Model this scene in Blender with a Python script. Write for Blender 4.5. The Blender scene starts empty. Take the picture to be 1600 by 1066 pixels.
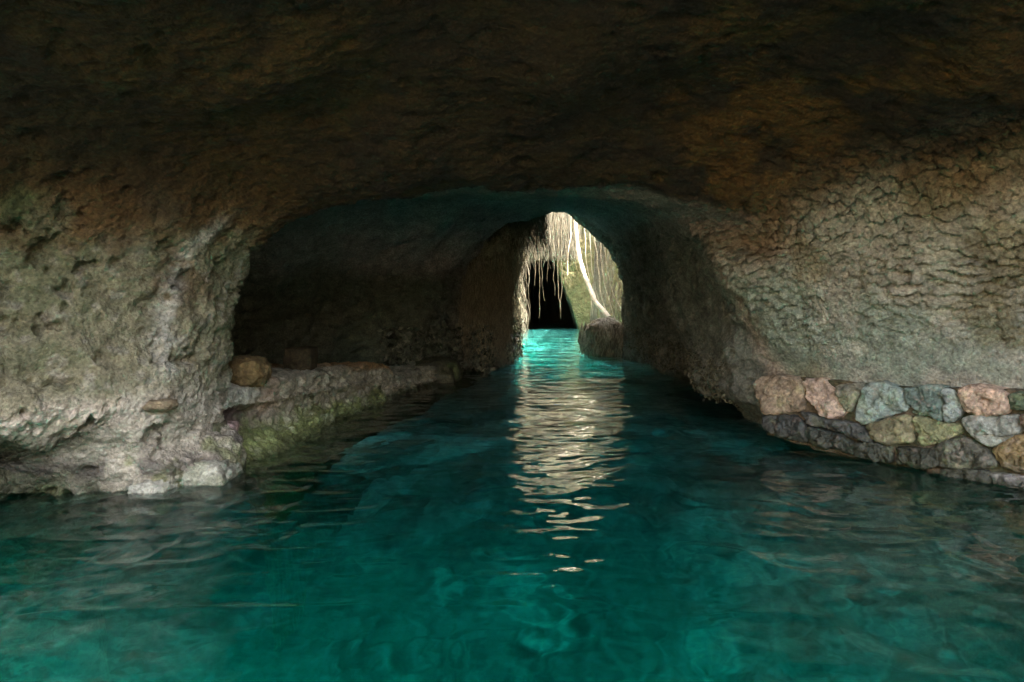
import bpy, math, random
import numpy as np
R = math.radians
random.seed(4)
rng = np.random.default_rng(7)
scene = bpy.context.scene
COL = scene.collection
MOUTH = 2.7
VS = .002
F = 1067.0; HZ = 480.0; CH = 1.5          # photograph pixels: focal length, horizon row; camera height above the water

def at(px, row, d):
    """world point seen at a photo pixel at distance d along the view"""
    return np.array([(px - 800.0) * d / F, d, CH - (row - HZ) * d / F])

# ------------------------------------------------------------------ noise
def _h(ix, iy, iz, s):
    n = (ix.astype(np.uint32) * np.uint32(374761393) + iy.astype(np.uint32) * np.uint32(668265263)
         + iz.astype(np.uint32) * np.uint32(2147483647) + np.uint32((s * 974634777) & 0xffffffff))
    n = (n ^ (n >> np.uint32(13))) * np.uint32(1274126177)
    n = (n ^ (n >> np.uint32(15))) * np.uint32(2246822519)
    n = n ^ (n >> np.uint32(16))
    return n.astype(np.float32) / np.float32(4294967295.0)

def vnoise(P, f, s=0):
    """value noise, -1..1"""
    q = P.astype(np.float32) * np.float32(f) if np.isscalar(f) else P.astype(np.float32) * np.array(f, np.float32)
    q = q + np.float32(17.31 + 3.7 * s)
    b = np.floor(q); t = q - b; b = b.astype(np.int64)
    t = t * t * t * (t * (t * 6 - 15) + 10)
    x, y, z = b[:, 0], b[:, 1], b[:, 2]
    r = 0
    for i in (0, 1):
        wx = t[:, 0] if i else 1 - t[:, 0]
        for j in (0, 1):
            wy = t[:, 1] if j else 1 - t[:, 1]
            for k in (0, 1):
                wz = t[:, 2] if k else 1 - t[:, 2]
                r = r + wx * wy * wz * _h(x + i, y + j, z + k, s)
    return r * 2 - 1

ROT = np.array([[0.8, 0.6, 0], [-0.48, 0.64, 0.6], [0.36, -0.48, 0.8]], np.float32)
def fbm(P, f, o=4, g=0.5, s=0):
    r = 0; a = 1.0; q = P.astype(np.float32)
    if not np.isscalar(f): q = q * np.array(f, np.float32); f = 1.0
    for i in range(o):
        r = r + a * vnoise(q, f, s + i * 7)
        q = q @ ROT; f *= 2.03; a *= g
    return r

def voro(P, s=0, jit=0.9):
    """F1, F2, cell random, vector from the cell centre"""
    q = P.astype(np.float32) + 31.7
    b = np.floor(q).astype(np.int64)
    n = len(q)
    f1 = np.full(n, 9., np.float32); f2 = np.full(n, 9., np.float32)
    cid = np.zeros(n, np.float32); off = np.zeros((n, 3), np.float32)
    for i in (-1, 0, 1):
        for j in (-1, 0, 1):
            for k in (-1, 0, 1):
                c = b + np.array([i, j, k])
                h = [_h(c[:, 0], c[:, 1], c[:, 2], s + 11 * m) for m in range(3)]
                ctr = c.astype(np.float32) + 0.5 + (np.stack(h, 1) - 0.5) * jit
                dv = q - ctr
                d = np.sqrt((dv * dv).sum(1))
                closer = d < f1
                f2 = np.where(closer, f1, np.minimum(f2, d))
                cid = np.where(closer, (h[0] * 3.7 + h[1] * 5.1 + h[2] * 7.3) % 1.0, cid)
                off[closer] = dv[closer]
                f1 = np.where(closer, d, f1)
    return f1, f2, cid, off

def sstep(a, b, x):
    t = np.clip((x - a) / (b - a), 0, 1)
    return t * t * (3 - 2 * t)

def mixc(c, col, w):
    return c * (1 - w[:, None]) + np.array(col, np.float32) * w[:, None]

# ------------------------------------------------------------------ objects
def mesh_object(name, V, faces, mat, parent=None, col=None, smooth=True):
    V = np.asarray(V, np.float32)
    me = bpy.data.meshes.new(name)
    if isinstance(faces, np.ndarray) and faces.ndim == 2:
        k = faces.shape[1]; m = len(faces)
        me.vertices.add(len(V)); me.vertices.foreach_set('co', V.ravel())
        me.loops.add(m * k); me.loops.foreach_set('vertex_index', faces.astype(np.int32).ravel())
        me.polygons.add(m)
        me.polygons.foreach_set('loop_start', np.arange(0, m * k, k, dtype=np.int32))
        me.update(calc_edges=True)
    else:
        me.from_pydata([tuple(map(float, v)) for v in V], [], [tuple(map(int, f)) for f in faces])
    me.polygons.foreach_set('use_smooth', np.full(len(me.polygons), smooth))
    if col is not None:
        a = me.attributes.new('Col', 'FLOAT_COLOR', 'POINT')
        c4 = np.ones((len(V), 4), np.float32); c4[:, :3] = np.clip(col, 0.004, 0.9)
        a.data.foreach_set('color', c4.ravel())
    me.materials.append(mat)
    me.validate(); me.update()
    o = bpy.data.objects.new(name, me); COL.objects.link(o)
    if parent is not None: o.parent = parent
    return o

def tag(o, label=None, cat=None, group=None, kind=None):
    for k, v in (('label', label), ('category', cat), ('group', group), ('kind', kind)):
        if v: o[k] = v
    return o

def empty(name, loc, label, cat, group=None):
    o = bpy.data.objects.new(name, None); COL.objects.link(o); o.location = loc
    o.empty_display_size = 0.2
    return tag(o, label, cat, group)

def local(o, V):
    return np.asarray(V) - np.array(o.location)

# ------------------------------------------------------------------ materials
def newmat(name):
    m = bpy.data.materials.new(name); m.use_nodes = True
    nt = m.node_tree
    return m, nt, nt.nodes['Principled BSDF'], nt.nodes, nt.links

def rock_mat(name, base=None, rough=0.85, fine=30.0, bump=0.9, wet=True, tint=(0.62, 1.38), dist=0.032):
    m, nt, bs, N, L = newmat(name)
    geo = N.new('ShaderNodeNewGeometry')
    if base is None:
        a = N.new('ShaderNodeAttribute'); a.attribute_name = 'Col'; csock = a.outputs['Color']
    else:
        a = N.new('ShaderNodeRGB'); a.outputs[0].default_value = (*base, 1); csock = a.outputs[0]
    n1 = N.new('ShaderNodeTexNoise'); n1.inputs['Scale'].default_value = fine; n1.inputs['Detail'].default_value = 9; n1.inputs['Roughness'].default_value = 0.65
    n2 = N.new('ShaderNodeTexNoise'); n2.inputs['Scale'].default_value = fine * 0.17; n2.inputs['Detail'].default_value = 5
    for n in (n1, n2): L.new(geo.outputs['Position'], n.inputs['Vector'])
    mr = N.new('ShaderNodeMapRange'); mr.inputs['From Min'].default_value = 0.3; mr.inputs['From Max'].default_value = 0.7
    mr.inputs['To Min'].default_value = tint[0]; mr.inputs['To Max'].default_value = tint[1]
    L.new(n1.outputs['Fac'], mr.inputs['Value'])
    mr2 = N.new('ShaderNodeMapRange'); mr2.inputs['From Min'].default_value = 0.3; mr2.inputs['From Max'].default_value = 0.7
    mr2.inputs['To Min'].default_value = 0.75; mr2.inputs['To Max'].default_value = 1.25
    L.new(n2.outputs['Fac'], mr2.inputs['Value'])
    mu = N.new('ShaderNodeMath'); mu.operation = 'MULTIPLY'
    L.new(mr.outputs[0], mu.inputs[0]); L.new(mr2.outputs[0], mu.inputs[1])
    vo = N.new('ShaderNodeTexVoronoi'); vo.inputs['Scale'].default_value = fine * 1.5
    ds = N.new('ShaderNodeVectorMath'); ds.operation = 'ADD'
    L.new(geo.outputs['Position'], ds.inputs[0])
    sc_ = N.new('ShaderNodeVectorMath'); sc_.operation = 'SCALE'; sc_.inputs['Scale'].default_value = 0.05
    L.new(n2.outputs['Color'], sc_.inputs[0]); L.new(sc_.outputs[0], ds.inputs[1]); L.new(ds.outputs[0], vo.inputs['Vector'])
    sx = N.new('ShaderNodeSeparateColor'); L.new(vo.outputs['Color'], sx.inputs[0])
    mr3 = N.new('ShaderNodeMapRange'); mr3.inputs['To Min'].default_value = 0.78; mr3.inputs['To Max'].default_value = 1.22
    L.new(sx.outputs[0], mr3.inputs['Value'])
    mu2 = N.new('ShaderNodeMath'); mu2.operation = 'MULTIPLY'
    L.new(mu.outputs[0], mu2.inputs[0]); L.new(mr3.outputs[0], mu2.inputs[1])
    hs = N.new('ShaderNodeMath'); hs.operation = 'MULTIPLY_ADD'; hs.inputs[1].default_value = -0.35
    L.new(vo.outputs['Distance'], hs.inputs[0]); L.new(n1.outputs['Fac'], hs.inputs[2])
    vm = N.new('ShaderNodeVectorMath'); vm.operation = 'SCALE'
    L.new(csock, vm.inputs[0]); L.new(mu2.outputs[0], vm.inputs['Scale'])
    L.new(vm.outputs[0], bs.inputs['Base Color'])
    b = N.new('ShaderNodeBump'); b.inputs['Strength'].default_value = bump; b.inputs['Distance'].default_value = dist
    L.new(hs.outputs[0], b.inputs['Height'])
    L.new(b.outputs[0], bs.inputs['Normal'])
    if wet:
        sp = N.new('ShaderNodeSeparateXYZ'); L.new(geo.outputs['Position'], sp.inputs[0])
        w = N.new('ShaderNodeMapRange'); w.inputs['From Min'].default_value = 0.1; w.inputs['From Max'].default_value = 0.55
        w.inputs['To Min'].default_value = 0.38; w.inputs['To Max'].default_value = rough
        L.new(sp.outputs['Z'], w.inputs['Value']); L.new(w.outputs[0], bs.inputs['Roughness'])
    else:
        bs.inputs['Roughness'].default_value = rough
    bs.inputs['Specular IOR Level'].default_value = 0.3
    return m

M_ROCK = rock_mat('cave_rock')
M_STONE = rock_mat('masonry_stone', fine=30, bump=0.6)
M_BED = rock_mat('river_bed', fine=6, bump=0.3, wet=False)
M_ROOT = rock_mat('root_fibre', fine=25, bump=0.3, wet=False, rough=0.8, tint=(0.7, 1.3))
M_LEAF = rock_mat('leaf_green', fine=9, bump=0.1, wet=False, rough=0.6, tint=(0.6, 1.4))

def water_mat():
    m, nt, bs, N, L = newmat('cave_water')
    N.remove(bs)
    out = N['Material Output']
    geo = N.new('ShaderNodeNewGeometry')
    mp = N.new('ShaderNodeMapping'); mp.inputs['Scale'].default_value = (0.95, 1.15, 1)
    L.new(geo.outputs['Position'], mp.inputs['Vector'])
    n1 = N.new('ShaderNodeTexNoise'); n1.inputs['Scale'].default_value = 3.6; n1.inputs['Detail'].default_value = 1.5; n1.inputs['Roughness'].default_value = 0.45
    L.new(mp.outputs[0], n1.inputs['Vector'])
    b = N.new('ShaderNodeBump'); b.inputs['Strength'].default_value = 1.0; b.inputs['Distance'].default_value = 0.018
    L.new(n1.outputs['Fac'], b.inputs['Height'])
    fr = N.new('ShaderNodeFresnel'); fr.inputs['IOR'].default_value = 1.33
    L.new(b.outputs[0], fr.inputs['Normal'])
    gl = N.new('ShaderNodeBsdfGlossy'); gl.inputs['Roughness'].default_value = 0.0; gl.inputs['Color'].default_value = (1, 1, 1, 1)
    L.new(b.outputs[0], gl.inputs['Normal'])
    tr = N.new('ShaderNodeBsdfTransparent')
    rf = N.new('ShaderNodeBsdfRefraction'); rf.inputs['IOR'].default_value = 1.33; rf.inputs['Roughness'].default_value = 0.0
    L.new(b.outputs[0], rf.inputs['Normal'])
    m2 = N.new('ShaderNodeMixShader'); m2.inputs[0].default_value = 0.7
    L.new(tr.outputs[0], m2.inputs[1]); L.new(rf.outputs[0], m2.inputs[2])
    mx = N.new('ShaderNodeMixShader')
    L.new(fr.outputs[0], mx.inputs[0]); L.new(m2.outputs[0], mx.inputs[1]); L.new(gl.outputs[0], mx.inputs[2])
    L.new(mx.outputs[0], out.inputs['Surface'])
    va = N.new('ShaderNodeVolumeAbsorption')
    va.inputs['Color'].default_value = (0.0, 0.968, 0.942, 1); va.inputs['Density'].default_value = 0.9
    vs = N.new('ShaderNodeVolumeScatter'); vs.inputs['Color'].default_value = (.05, .95, .88, 1); vs.inputs['Density'].default_value = VS
    ad = N.new('ShaderNodeAddShader'); L.new(va.outputs[0], ad.inputs[0]); L.new(vs.outputs[0], ad.inputs[1])
    L.new(ad.outputs[0], out.inputs['Volume'])
    return m
M_WATER = water_mat()

# ------------------------------------------------------------------ the cave: lofted from cross-sections
def sec(l, c, r): return l + c + r
ST = {
 -3.0: sec([(-5,-3),(-5.2,-1),(-5.2,0),(-5.2,.5),(-5.1,1),(-4.9,1.6),(-4.5,2.2)],[(-2.6,2.8),(0,3.0),(2.6,2.8)],[(4.5,2.3),(5.0,1.5),(5.1,.8),(5.2,.35),(5.2,0),(5.2,-1),(5,-3)]),
 0.0: sec([(-5,-3),(-5.2,-1),(-5.2,0),(-5.2,.5),(-5.2,1),(-5.1,1.6),(-4.7,2.3)],[(-2.7,3.1),(0,3.45),(2.8,3.3)],[(4.9,2.8),(5.4,1.9),(5.4,.8),(5.3,.35),(5.3,0),(5.3,-1),(5,-3)]),
 3.5: sec([(-4.4,-3),(-4.6,-1),(-4.6,0),(-4.7,.4),(-4.4,.75),(-4.75,1.5),(-4.5,2.25)],[(-2.7,3.0),(0,3.4),(2.7,3.3)],[(4.7,2.9),(5.35,2.0),(5.3,.85),(5.2,.4),(5.2,0),(5.2,-1),(5,-3)]),
 5.0: sec([(-3.5,-3),(-3.7,-1),(-4.05,0),(-4.25,.34),(-3.58,.7),(-3.85,1.4),(-3.75,2.1)],[(-2.6,2.8),(0,3.15),(2.6,3.12)],[(4.4,2.8),(4.98,1.9),(4.85,.85),(4.75,.4),(4.7,0),(4.7,-1),(4.5,-3)]),
 5.35: sec([(-3.4,-3),(-3.8,-1),(-3.95,0),(-4.1,.34),(-3.28,.72),(-3.5,1.4),(-3.4,2.05)],[(-2.4,2.68),(0,3.06),(2.5,3.06)],[(4.2,2.72),(4.78,1.88),(4.65,.85),(4.55,.4),(4.5,0),(4.5,-1),(4.3,-3)]),
 5.5: sec([(-2.8,-3),(-2.9,-1),(-2.95,0),(-3.1,.37),(-3.08,.74),(-3.25,1.4),(-3.15,2.02)],[(-2.28,2.62),(0,3.01),(2.44,3.02)],[(4.08,2.68),(4.67,1.86),(4.53,.85),(4.43,.4),(4.4,0),(4.4,-1),(4.2,-3)]),
 5.6: sec([(-2.6,-3),(-2.75,-1),(-2.78,0),(-2.95,.35),(-2.95,.75),(-3.12,1.4),(-3.0,2.0)],[(-2.2,2.58),(0,2.98),(2.4,3.0)],[(4.0,2.65),(4.6,1.85),(4.45,.85),(4.35,.4),(4.3,0),(4.3,-1),(4.1,-3)]),
 6.3: sec([(-2.4,-3),(-2.6,-1),(-2.64,0),(-2.74,.45),(-2.66,1.0),(-2.58,1.6),(-2.42,2.0)],[(-1.8,2.42),(0,2.78),(2.05,2.75)],[(3.15,2.45),(3.7,1.85),(3.8,.85),(3.75,.4),(3.7,0),(3.7,-1),(3.5,-3)]),
 6.7: sec([(-2.6,-3),(-2.8,-1),(-2.84,0),(-2.92,.45),(-2.85,1.0),(-2.75,1.6),(-2.52,2.05)],[(-1.85,2.47),(0,2.74),(1.9,2.68)],[(2.85,2.35),(3.3,1.9),(3.45,.85),(3.45,.4),(3.5,0),(3.5,-1),(3.3,-3)]),
 7.1: sec([(-4.6,-3),(-4.8,-1),(-4.8,0),(-4.9,.45),(-4.9,1.0),(-4.7,1.6),(-4.0,2.3)],[(-2.1,2.7),(0,2.8),(1.75,2.66)],[(2.45,2.3),(2.75,1.9),(3.1,.85),(3.15,.45),(3.4,0),(3.5,-1),(3.3,-3)]),
 7.7: sec([(-5.0,-3),(-5.2,-1),(-5.2,0),(-5.2,.45),(-5.2,1.0),(-5.0,1.6),(-4.2,2.35)],[(-2.2,2.8),(0,2.86),(1.65,2.68)],[(2.1,2.3),(2.27,1.9),(2.98,.85),(3.1,.48),(3.4,.05),(3.5,-1),(3.3,-3)]),
 8.3: sec([(-5.1,-3),(-5.2,-1),(-5.2,0),(-5.2,.45),(-5.2,1.0),(-4.9,1.6),(-4.1,2.37)],[(-2.1,2.84),(0,2.92),(1.66,2.72)],[(2.12,2.32),(2.33,1.8),(2.68,.83),(2.76,.46),(3.3,.05),(3.5,-1),(3.3,-3)]),
 9.0: sec([(-4.8,-3),(-5.0,-1),(-5.0,0),(-5.0,.45),(-5.0,1.0),(-4.7,1.6),(-3.9,2.4)],[(-1.9,2.9),(0,3.0),(1.7,2.8)],[(2.2,2.35),(2.45,1.65),(2.68,.85),(2.74,.44),(3.3,.05),(3.5,-1),(3.3,-3)]),
 12.0: sec([(-3.6,-3),(-3.8,-1),(-3.8,0),(-3.8,.45),(-3.75,1.0),(-3.5,1.7),(-2.8,2.5)],[(-1.1,3.12),(.6,3.35),(1.9,3.15)],[(2.5,2.6),(2.85,1.7),(2.98,.85),(2.98,.36),(3.5,.05),(3.6,-1),(3.4,-3)]),
 15.0: sec([(-1.2,-3),(-1.4,-1),(-1.4,0),(-1.6,.5),(-1.68,1.2),(-1.6,1.9),(-1.2,2.6)],[(-.4,3.3),(.7,3.66),(2.0,3.45)],[(2.7,2.8),(3.1,1.8),(3.25,.85),(3.25,.3),(3.6,.03),(3.7,-1),(3.4,-3)]),
 20.0: sec([(-.4,-3),(-.56,-1),(-.56,0),(-.65,.6),(-.7,1.3),(-.6,2.1),(-.3,3.0)],[(.25,3.92),(1.12,4.2),(1.95,4.0)],[(2.7,3.3),(3.1,2.5),(3.28,1.6),(3.35,.6),(3.42,0),(3.5,-1),(3.2,-3)]),
 21.0: sec([(-.35,-3),(-.5,-1),(-.45,0),(-.5,.6),(-.55,1.3),(-.45,2.1),(-.2,3.1)],[(.3,4.05),(1.15,4.35),(2.0,4.15)],[(2.8,3.4),(3.2,2.6),(3.38,1.65),(3.45,.6),(3.5,0),(3.5,-1),(3.2,-3)]),
 21.6: sec([(-.3,-3),(-.4,-1),(-.35,0),(-.35,.6),(-.35,1.3),(-.3,2.1),(-.05,3.8)],[(0,6.5),(.2,9.0),(5.0,9.0)],[(5.2,6.5),(5.0,3.5),(4.6,1.6),(4.4,.6),(4.2,0),(4.2,-1),(4,-3)]),
 26.0: sec([(-.1,-3),(.05,-1),(.14,0),(.16,.6),(.2,1.3),(.22,2.1),(.22,4.0)],[(.2,6.5),(.2,9.0),(5.0,9.0)],[(5.2,6.5),(4.9,3.5),(4.5,1.6),(4.2,.6),(4.0,0),(4,-1),(3.8,-3)]),
 26.8: sec([(-.2,-3),(-.1,-1),(-.1,0),(-.1,.6),(-.05,1.3),(0,2.1),(.1,4.0)],[(.1,6.5),(.2,9.0),(5.0,9.0)],[(5.0,6.5),(4.7,3.5),(4.3,1.6),(4.0,.6),(3.8,0),(3.8,-1),(3.6,-3)]),
 28.7: sec([(-.2,-3),(-.2,-1),(-.1,0),(-.1,.6),(-.1,1.3),(0,2.1),(.1,4.2)],[(.1,6.5),(.2,8.8),(4.6,8.8)],[(4.3,6.5),(3.9,3.6),(3.6,1.9),(3.45,.8),(3.35,0),(3.4,-1),(3.2,-3)]),
 29.2: sec([(0,-3),(-.1,-1),(-.1,0),(-.1,.6),(-.1,1.3),(0,2.1),(.1,3.0)],[(.5,3.62),(1.1,3.75),(1.75,3.65)],[(2.1,2.7),(2.5,1.6),(2.85,.7),(3.1,0),(3.15,-1),(3,-3)]) if False else
       sec([(0,-3),(-.1,-1),(-.1,0),(-.1,.6),(-.1,1.3),(0,2.1),(.1,3.0)],[(.5,3.62),(1.1,3.75),(1.75,3.65)],[(2.1,2.7),(2.5,1.6),(2.8,.8),(2.95,.4),(3.1,0),(3.15,-1),(3,-3)]),
 31.0: sec([(0,-3),(-.2,-1),(-.2,0),(-.2,.6),(-.2,1.3),(-.1,2.1),(.1,3.0)],[(.5,3.5),(1.1,3.6),(1.75,3.5)],[(2.3,2.7),(2.7,1.6),(2.9,.8),(3.05,.4),(3.2,0),(3.2,-1),(3,-3)]),
 48.0: sec([(0,-3),(-.2,-1),(-.2,0),(-.2,.6),(-.2,1.3),(-.1,2.0),(.1,2.6)],[(.6,2.9),(1.1,3.0),(1.7,2.9)],[(2.3,2.4),(2.7,1.6),(2.9,.8),(3.05,.4),(3.2,0),(3.2,-1),(3,-3)]),
 49.0: [(1.5,z) for z in (-3,-1,0,.5,.9,1.2,1.4,1.6,1.7,1.6,1.4,1.2,.8,.4,0,-1,-3)],
}
FAR = {28.7: 45.0, 29.2: 45.8, 31.0: 48.0, 48.0: 64.0, 49.0: 65.0}   # far face of the shaft and the tunnel behind it
for y_, n_ in FAR.items():
    kf = n_ / y_
    ST[n_] = [(x_ * kf, CH + (z_ - CH) * kf if z_ > .2 else z_) for x_, z_ in ST.pop(y_)]
ST[45.0] = [(x_, z_ + (4 if z_ > 12 else 2 if z_ > 8 else 0)) for x_, z_ in ST[45.0]]
for y_ in (21.6, 26.0, 26.8):
    ST[y_] = [(x_, z_ + (4.5 if z_ > 8 else 2.5 if z_ > 6 else 0)) for x_, z_ in ST[y_]]
YS = np.array(sorted(ST)); SEC = np.array([ST[y] for y in YS], float)   # (S,17,2)
for k_, y_ in enumerate(YS):                     # room for the rubble wall in front of the rock
    if 3 < y_ < 6.75: SEC[k_, 0:2, 0] -= 1.3
    if 4.9 < y_ < 7.3: SEC[k_, 12:17, 0] += np.array([.22, .32, .36, .36, .36])

def pchip(xs, Y, x):
    xs = np.asarray(xs, float); h = np.diff(xs); d = np.diff(Y, axis=0) / h.reshape(-1, *([1] * (Y.ndim - 1)))
    m = np.zeros_like(Y)
    m[0] = d[0]; m[-1] = d[-1]
    for i in range(1, len(xs) - 1):
        w1 = 2 * h[i] + h[i-1]; w2 = h[i] + 2 * h[i-1]
        ok = d[i-1] * d[i] > 0
        with np.errstate(divide='ignore', invalid='ignore'):
            v = (w1 + w2) / (w1 / d[i-1] + w2 / d[i])
        m[i] = np.where(ok, v, 0)
    x = np.asarray(x, float)
    i = np.clip(np.searchsorted(xs, x) - 1, 0, len(xs) - 2)
    hh = h[i]; t = (x - xs[i]) / hh
    sh = (-1, *([1] * (Y.ndim - 1)))
    t = t.reshape(sh); hh = hh.reshape(sh)
    return ((1 + 2*t) * (1-t)**2) * Y[i] + (t * (1-t)**2) * hh * m[i] + (t*t*(3-2*t)) * Y[i+1] + (t*t*(t-1)) * hh * m[i+1]

yy = np.linspace(-3, 65, 26001)
ctrl = pchip(YS, SEC, yy)
mv = np.abs(np.diff(ctrl[:, 2:15], axis=0)).sum(2).max(1)
stepl = np.sqrt(np.diff(yy) ** 2 + mv ** 2)
tol = np.where(yy[:-1] < 2.2, 0.08, np.clip(0.0034 * yy[:-1], 0.014, 0.06))
tol = np.where((yy[:-1] > 21) & (yy[:-1] < 26), 0.09, tol)
tol = np.where(yy[:-1] > 26, 0.2, tol); tol = np.where((yy[:-1] > 44) & (yy[:-1] < 46.3), 0.09, tol); tol = np.where(yy[:-1] > 47, 0.35, tol)
cum = np.concatenate([[0], np.cumsum(stepl / tol)])
ring_y = np.append(np.interp(np.arange(0, cum[-1] - .5), cum, yy), yy[-1])
seg = np.array([4, 10, 36, 36, 44, 52, 66, 74, 74, 60, 52, 60, 44, 36, 10, 4])
tt = np.concatenate([np.linspace(i, i + 1, n, endpoint=False) for i, n in enumerate(seg)] + [[16.0]])
C2 = pchip(YS, SEC, ring_y)                        # rings x 17 x 2
# Catmull-Rom across each section
i = np.clip(np.floor(tt).astype(int), 0, 15); t = (tt - i)[None, :, None]
p0 = C2[:, np.maximum(i - 1, 0)]; p1 = C2[:, i]; p2 = C2[:, i + 1]; p3 = C2[:, np.minimum(i + 2, 16)]
XZ = 0.5 * (2*p1 + (p2 - p0)*t + (2*p0 - 5*p1 + 4*p2 - p3)*t*t + (3*p1 - p0 - 3*p2 + p3)*t**3)
nr, nc = XZ.shape[:2]
G = np.zeros((nr, nc, 3)); G[:, :, 0] = XZ[:, :, 0]; G[:, :, 2] = XZ[:, :, 1]; G[:, :, 1] = ring_y[:, None]
print('cave grid', nr, nc)
# the roof breaks off nearer on the left than on the right
bump_y = sstep(15.5, 21.3, ring_y) * (1 - sstep(21.6, 26.0, ring_y))
G[:, :, 1] -= 5.2 * bump_y[:, None] * (1 - sstep(5.8, 9.6, tt))[None]
def grid_normals(G):
    du = np.gradient(G, axis=0); dv = np.gradient(G, axis=1)
    n = np.cross(du, dv)
    return n / (np.linalg.norm(n, axis=2, keepdims=True) + 1e-9)
P = G.reshape(-1, 3); T = np.repeat(tt[None, :], nr, 0).ravel(); Y = np.repeat(ring_y[:, None], nc, 1).ravel(); X = P[:, 0]; Z = P[:, 2]
Nn = grid_normals(G).reshape(-1, 3)
# make the normals point into the cave
axis_pt = np.stack([np.interp(Y, [0, 6, 20, 30], [0, 0, 1.3, 1.4]), Y, np.full_like(Y, 1.4)], 1)
flip = np.sign(((axis_pt - P) * Nn)[:, [0, 2]].sum(1)); 
if np.median(flip[(Y > 1) & (Y < 20)]) < 0: Nn = -Nn

# region weights
wy_near = 1 - sstep(6.7, 7.3, Y)
w_right = sstep(9.0, 10.3, T)
w_left = 1 - sstep(5.9, 7.0, T)
w_ceil = (1 - w_right) * (1 - w_left)
nearR = w_right * (1 - sstep(7.5, 8.1, Y)); nearL = w_left * (1 - sstep(6.5, 6.95, Y))
far = sstep(15, 21, Y)

# ---- displacement
D = np.zeros(len(P), np.float32)
D += 0.20 * fbm(P, 0.55, 3, 0.5, 1)
D += 0.065 * fbm(P, 2.3, 3, 0.55, 2) * (1 - .75 * w_ceil) * (1 - .65 * nearR)
vis = (Y > 2.0) & (Y < 48)
idx = np.where(vis)[0]
D[idx] += (0.034 * fbm(P[idx], 7.0, 4, 0.6, 3) * (1 - 0.45 * nearR[idx]) * (1 - .7 * w_ceil[idx])).astype(np.float32)
# pits of the ceiling and left side
D[idx] += (0.017 * w_ceil[idx] * fbm(P[idx], 17.0, 3, .6, 23)).astype(np.float32)
pit = fbm(P[idx], (6.5), 3, 0.6, 21)
D[idx] -= ((0.10 - .05 * w_ceil[idx]) * sstep(0.40, 0.95, pit) * (1 - nearR[idx])).astype(np.float32)   # holes recede
# right wall: pecked, faceted stone
ir = np.where((nearR > 0.02) & (Y > 2.5) & (Z > -0.3))[0]
if len(ir):
    q = P[ir].copy()
    warp = np.stack([fbm(q, 2.1, 2, .5, 31), fbm(q, 2.1, 2, .5, 32), fbm(q, 2.1, 2, .5, 33)], 1) * 0.055
    q = q + warp
    along = q[:, 0] * 0.575 - q[:, 1] * 0.818
    q2 = np.stack([along * 10.0 + q[:, 2] * 3.1, (q[:, 0] * 0.818 + q[:, 1] * 0.575) * 2.0, q[:, 2] * 13.0 - along * 3.6], 1)
    f1, f2, cid, off = voro(q2, 41)
    tiltx = (cid * 17.3) % 1 - .5; tiltz = (cid * 29.7) % 1 - .5
    crack = np.exp(-((f2 - f1) / 0.20) ** 1.5)
    facet = 0.055 * (cid - .5) + 0.15 * (.8 * tiltx * off[:, 0] + (.6 * tiltz - .6) * off[:, 2])
    amp = 0.40 + 0.50 * sstep(0.9, 2.0, Z[ir] + 0.3 * fbm(P[ir], 1.2, 2, .5, 44))
    amp *= 0.5 + 0.7 * sstep(-.45, .5, fbm(P[ir], 1.7, 2, .5, 45))
    D[ir] += ((facet - 0.034 * crack) * amp * nearR[ir] * sstep(0.3, .7, Z[ir])).astype(np.float32)
    q3 = q2 * 2.7
    g1, g2, gid, goff = voro(q3, 51)
    D[ir] += ((0.026 * (gid - .5) - 0.014 * np.exp(-((g2 - g1) / .22))) * nearR[ir]).astype(np.float32)
# left wall: conglomerate lumps and hollows
il = np.where((nearL > 0.02) & (Y > 2.5) & (Z > -0.3))[0]
if len(il):
    q = P[il] + np.stack([fbm(P[il], 3, 2, .5, 61), fbm(P[il], 3, 2, .5, 62), fbm(P[il], 3, 2, .5, 63)], 1) * .06
    f1, f2, cid, off = voro(q * np.array([9.5, 9.5, 11.0]), 65)
    footm = sstep(5.3, 5.5, Y[il]) * sstep(.95, .7, Z[il])
    D[il] += ((1 - .6 * footm) * 0.038 * (0.55 - f1) * (0.1 + 1.2 * cid) * nearL[il]).astype(np.float32)
    f1b, f2b, cidb, offb = voro(q * 24.0, 66)
    D[il] += (0.034 * (0.5 - f1b) * (cidb > .35) * nearL[il]).astype(np.float32)
    # a deep hollow left of the middle, the ledge lip
    hol = np.exp(-(((Y[il] - 5.15) / .17) ** 2 + ((Z[il] - 1.0) / .11) ** 2))
    D[il] -= (0.20 * hol * nearL[il]).astype(np.float32)
# roots and tufts on the left pillar
ip = np.where((Y > 14) & (Y < 29) & (T < 8))[0]
D[ip] += (0.07 * fbm(P[ip], (7.0, 7.0, 1.6), 3, .6, 71) * sstep(14, 17, Y[ip])).astype(np.float32)
D *= 1 - .8 * nearR * sstep(1.25, .85, Z) * sstep(4.6, 5.2, Y)
D *= 1 - .6 * sstep(28, 36, Y) * sstep(8.5, 9.5, T)
D[Y > 63] = 0
PD = P + Nn * D[:, None]

# ---- rock colour: stains, algae, mineral crusts, and tones painted for light and shade
n_big = fbm(P, 0.9, 3, .5, 81); n_mid = fbm(P, 3.1, 3, .55, 82); n_hi = fbm(P, 11, 3, .6, 83)
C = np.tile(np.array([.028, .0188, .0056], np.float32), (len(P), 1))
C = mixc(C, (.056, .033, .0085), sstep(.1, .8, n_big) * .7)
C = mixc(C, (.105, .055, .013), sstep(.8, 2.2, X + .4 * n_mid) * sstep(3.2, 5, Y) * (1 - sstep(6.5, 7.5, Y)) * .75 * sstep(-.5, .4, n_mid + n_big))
C = mixc(C, (.015, .011, .005), sstep(.1, .7, -n_mid) * .7)
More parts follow.
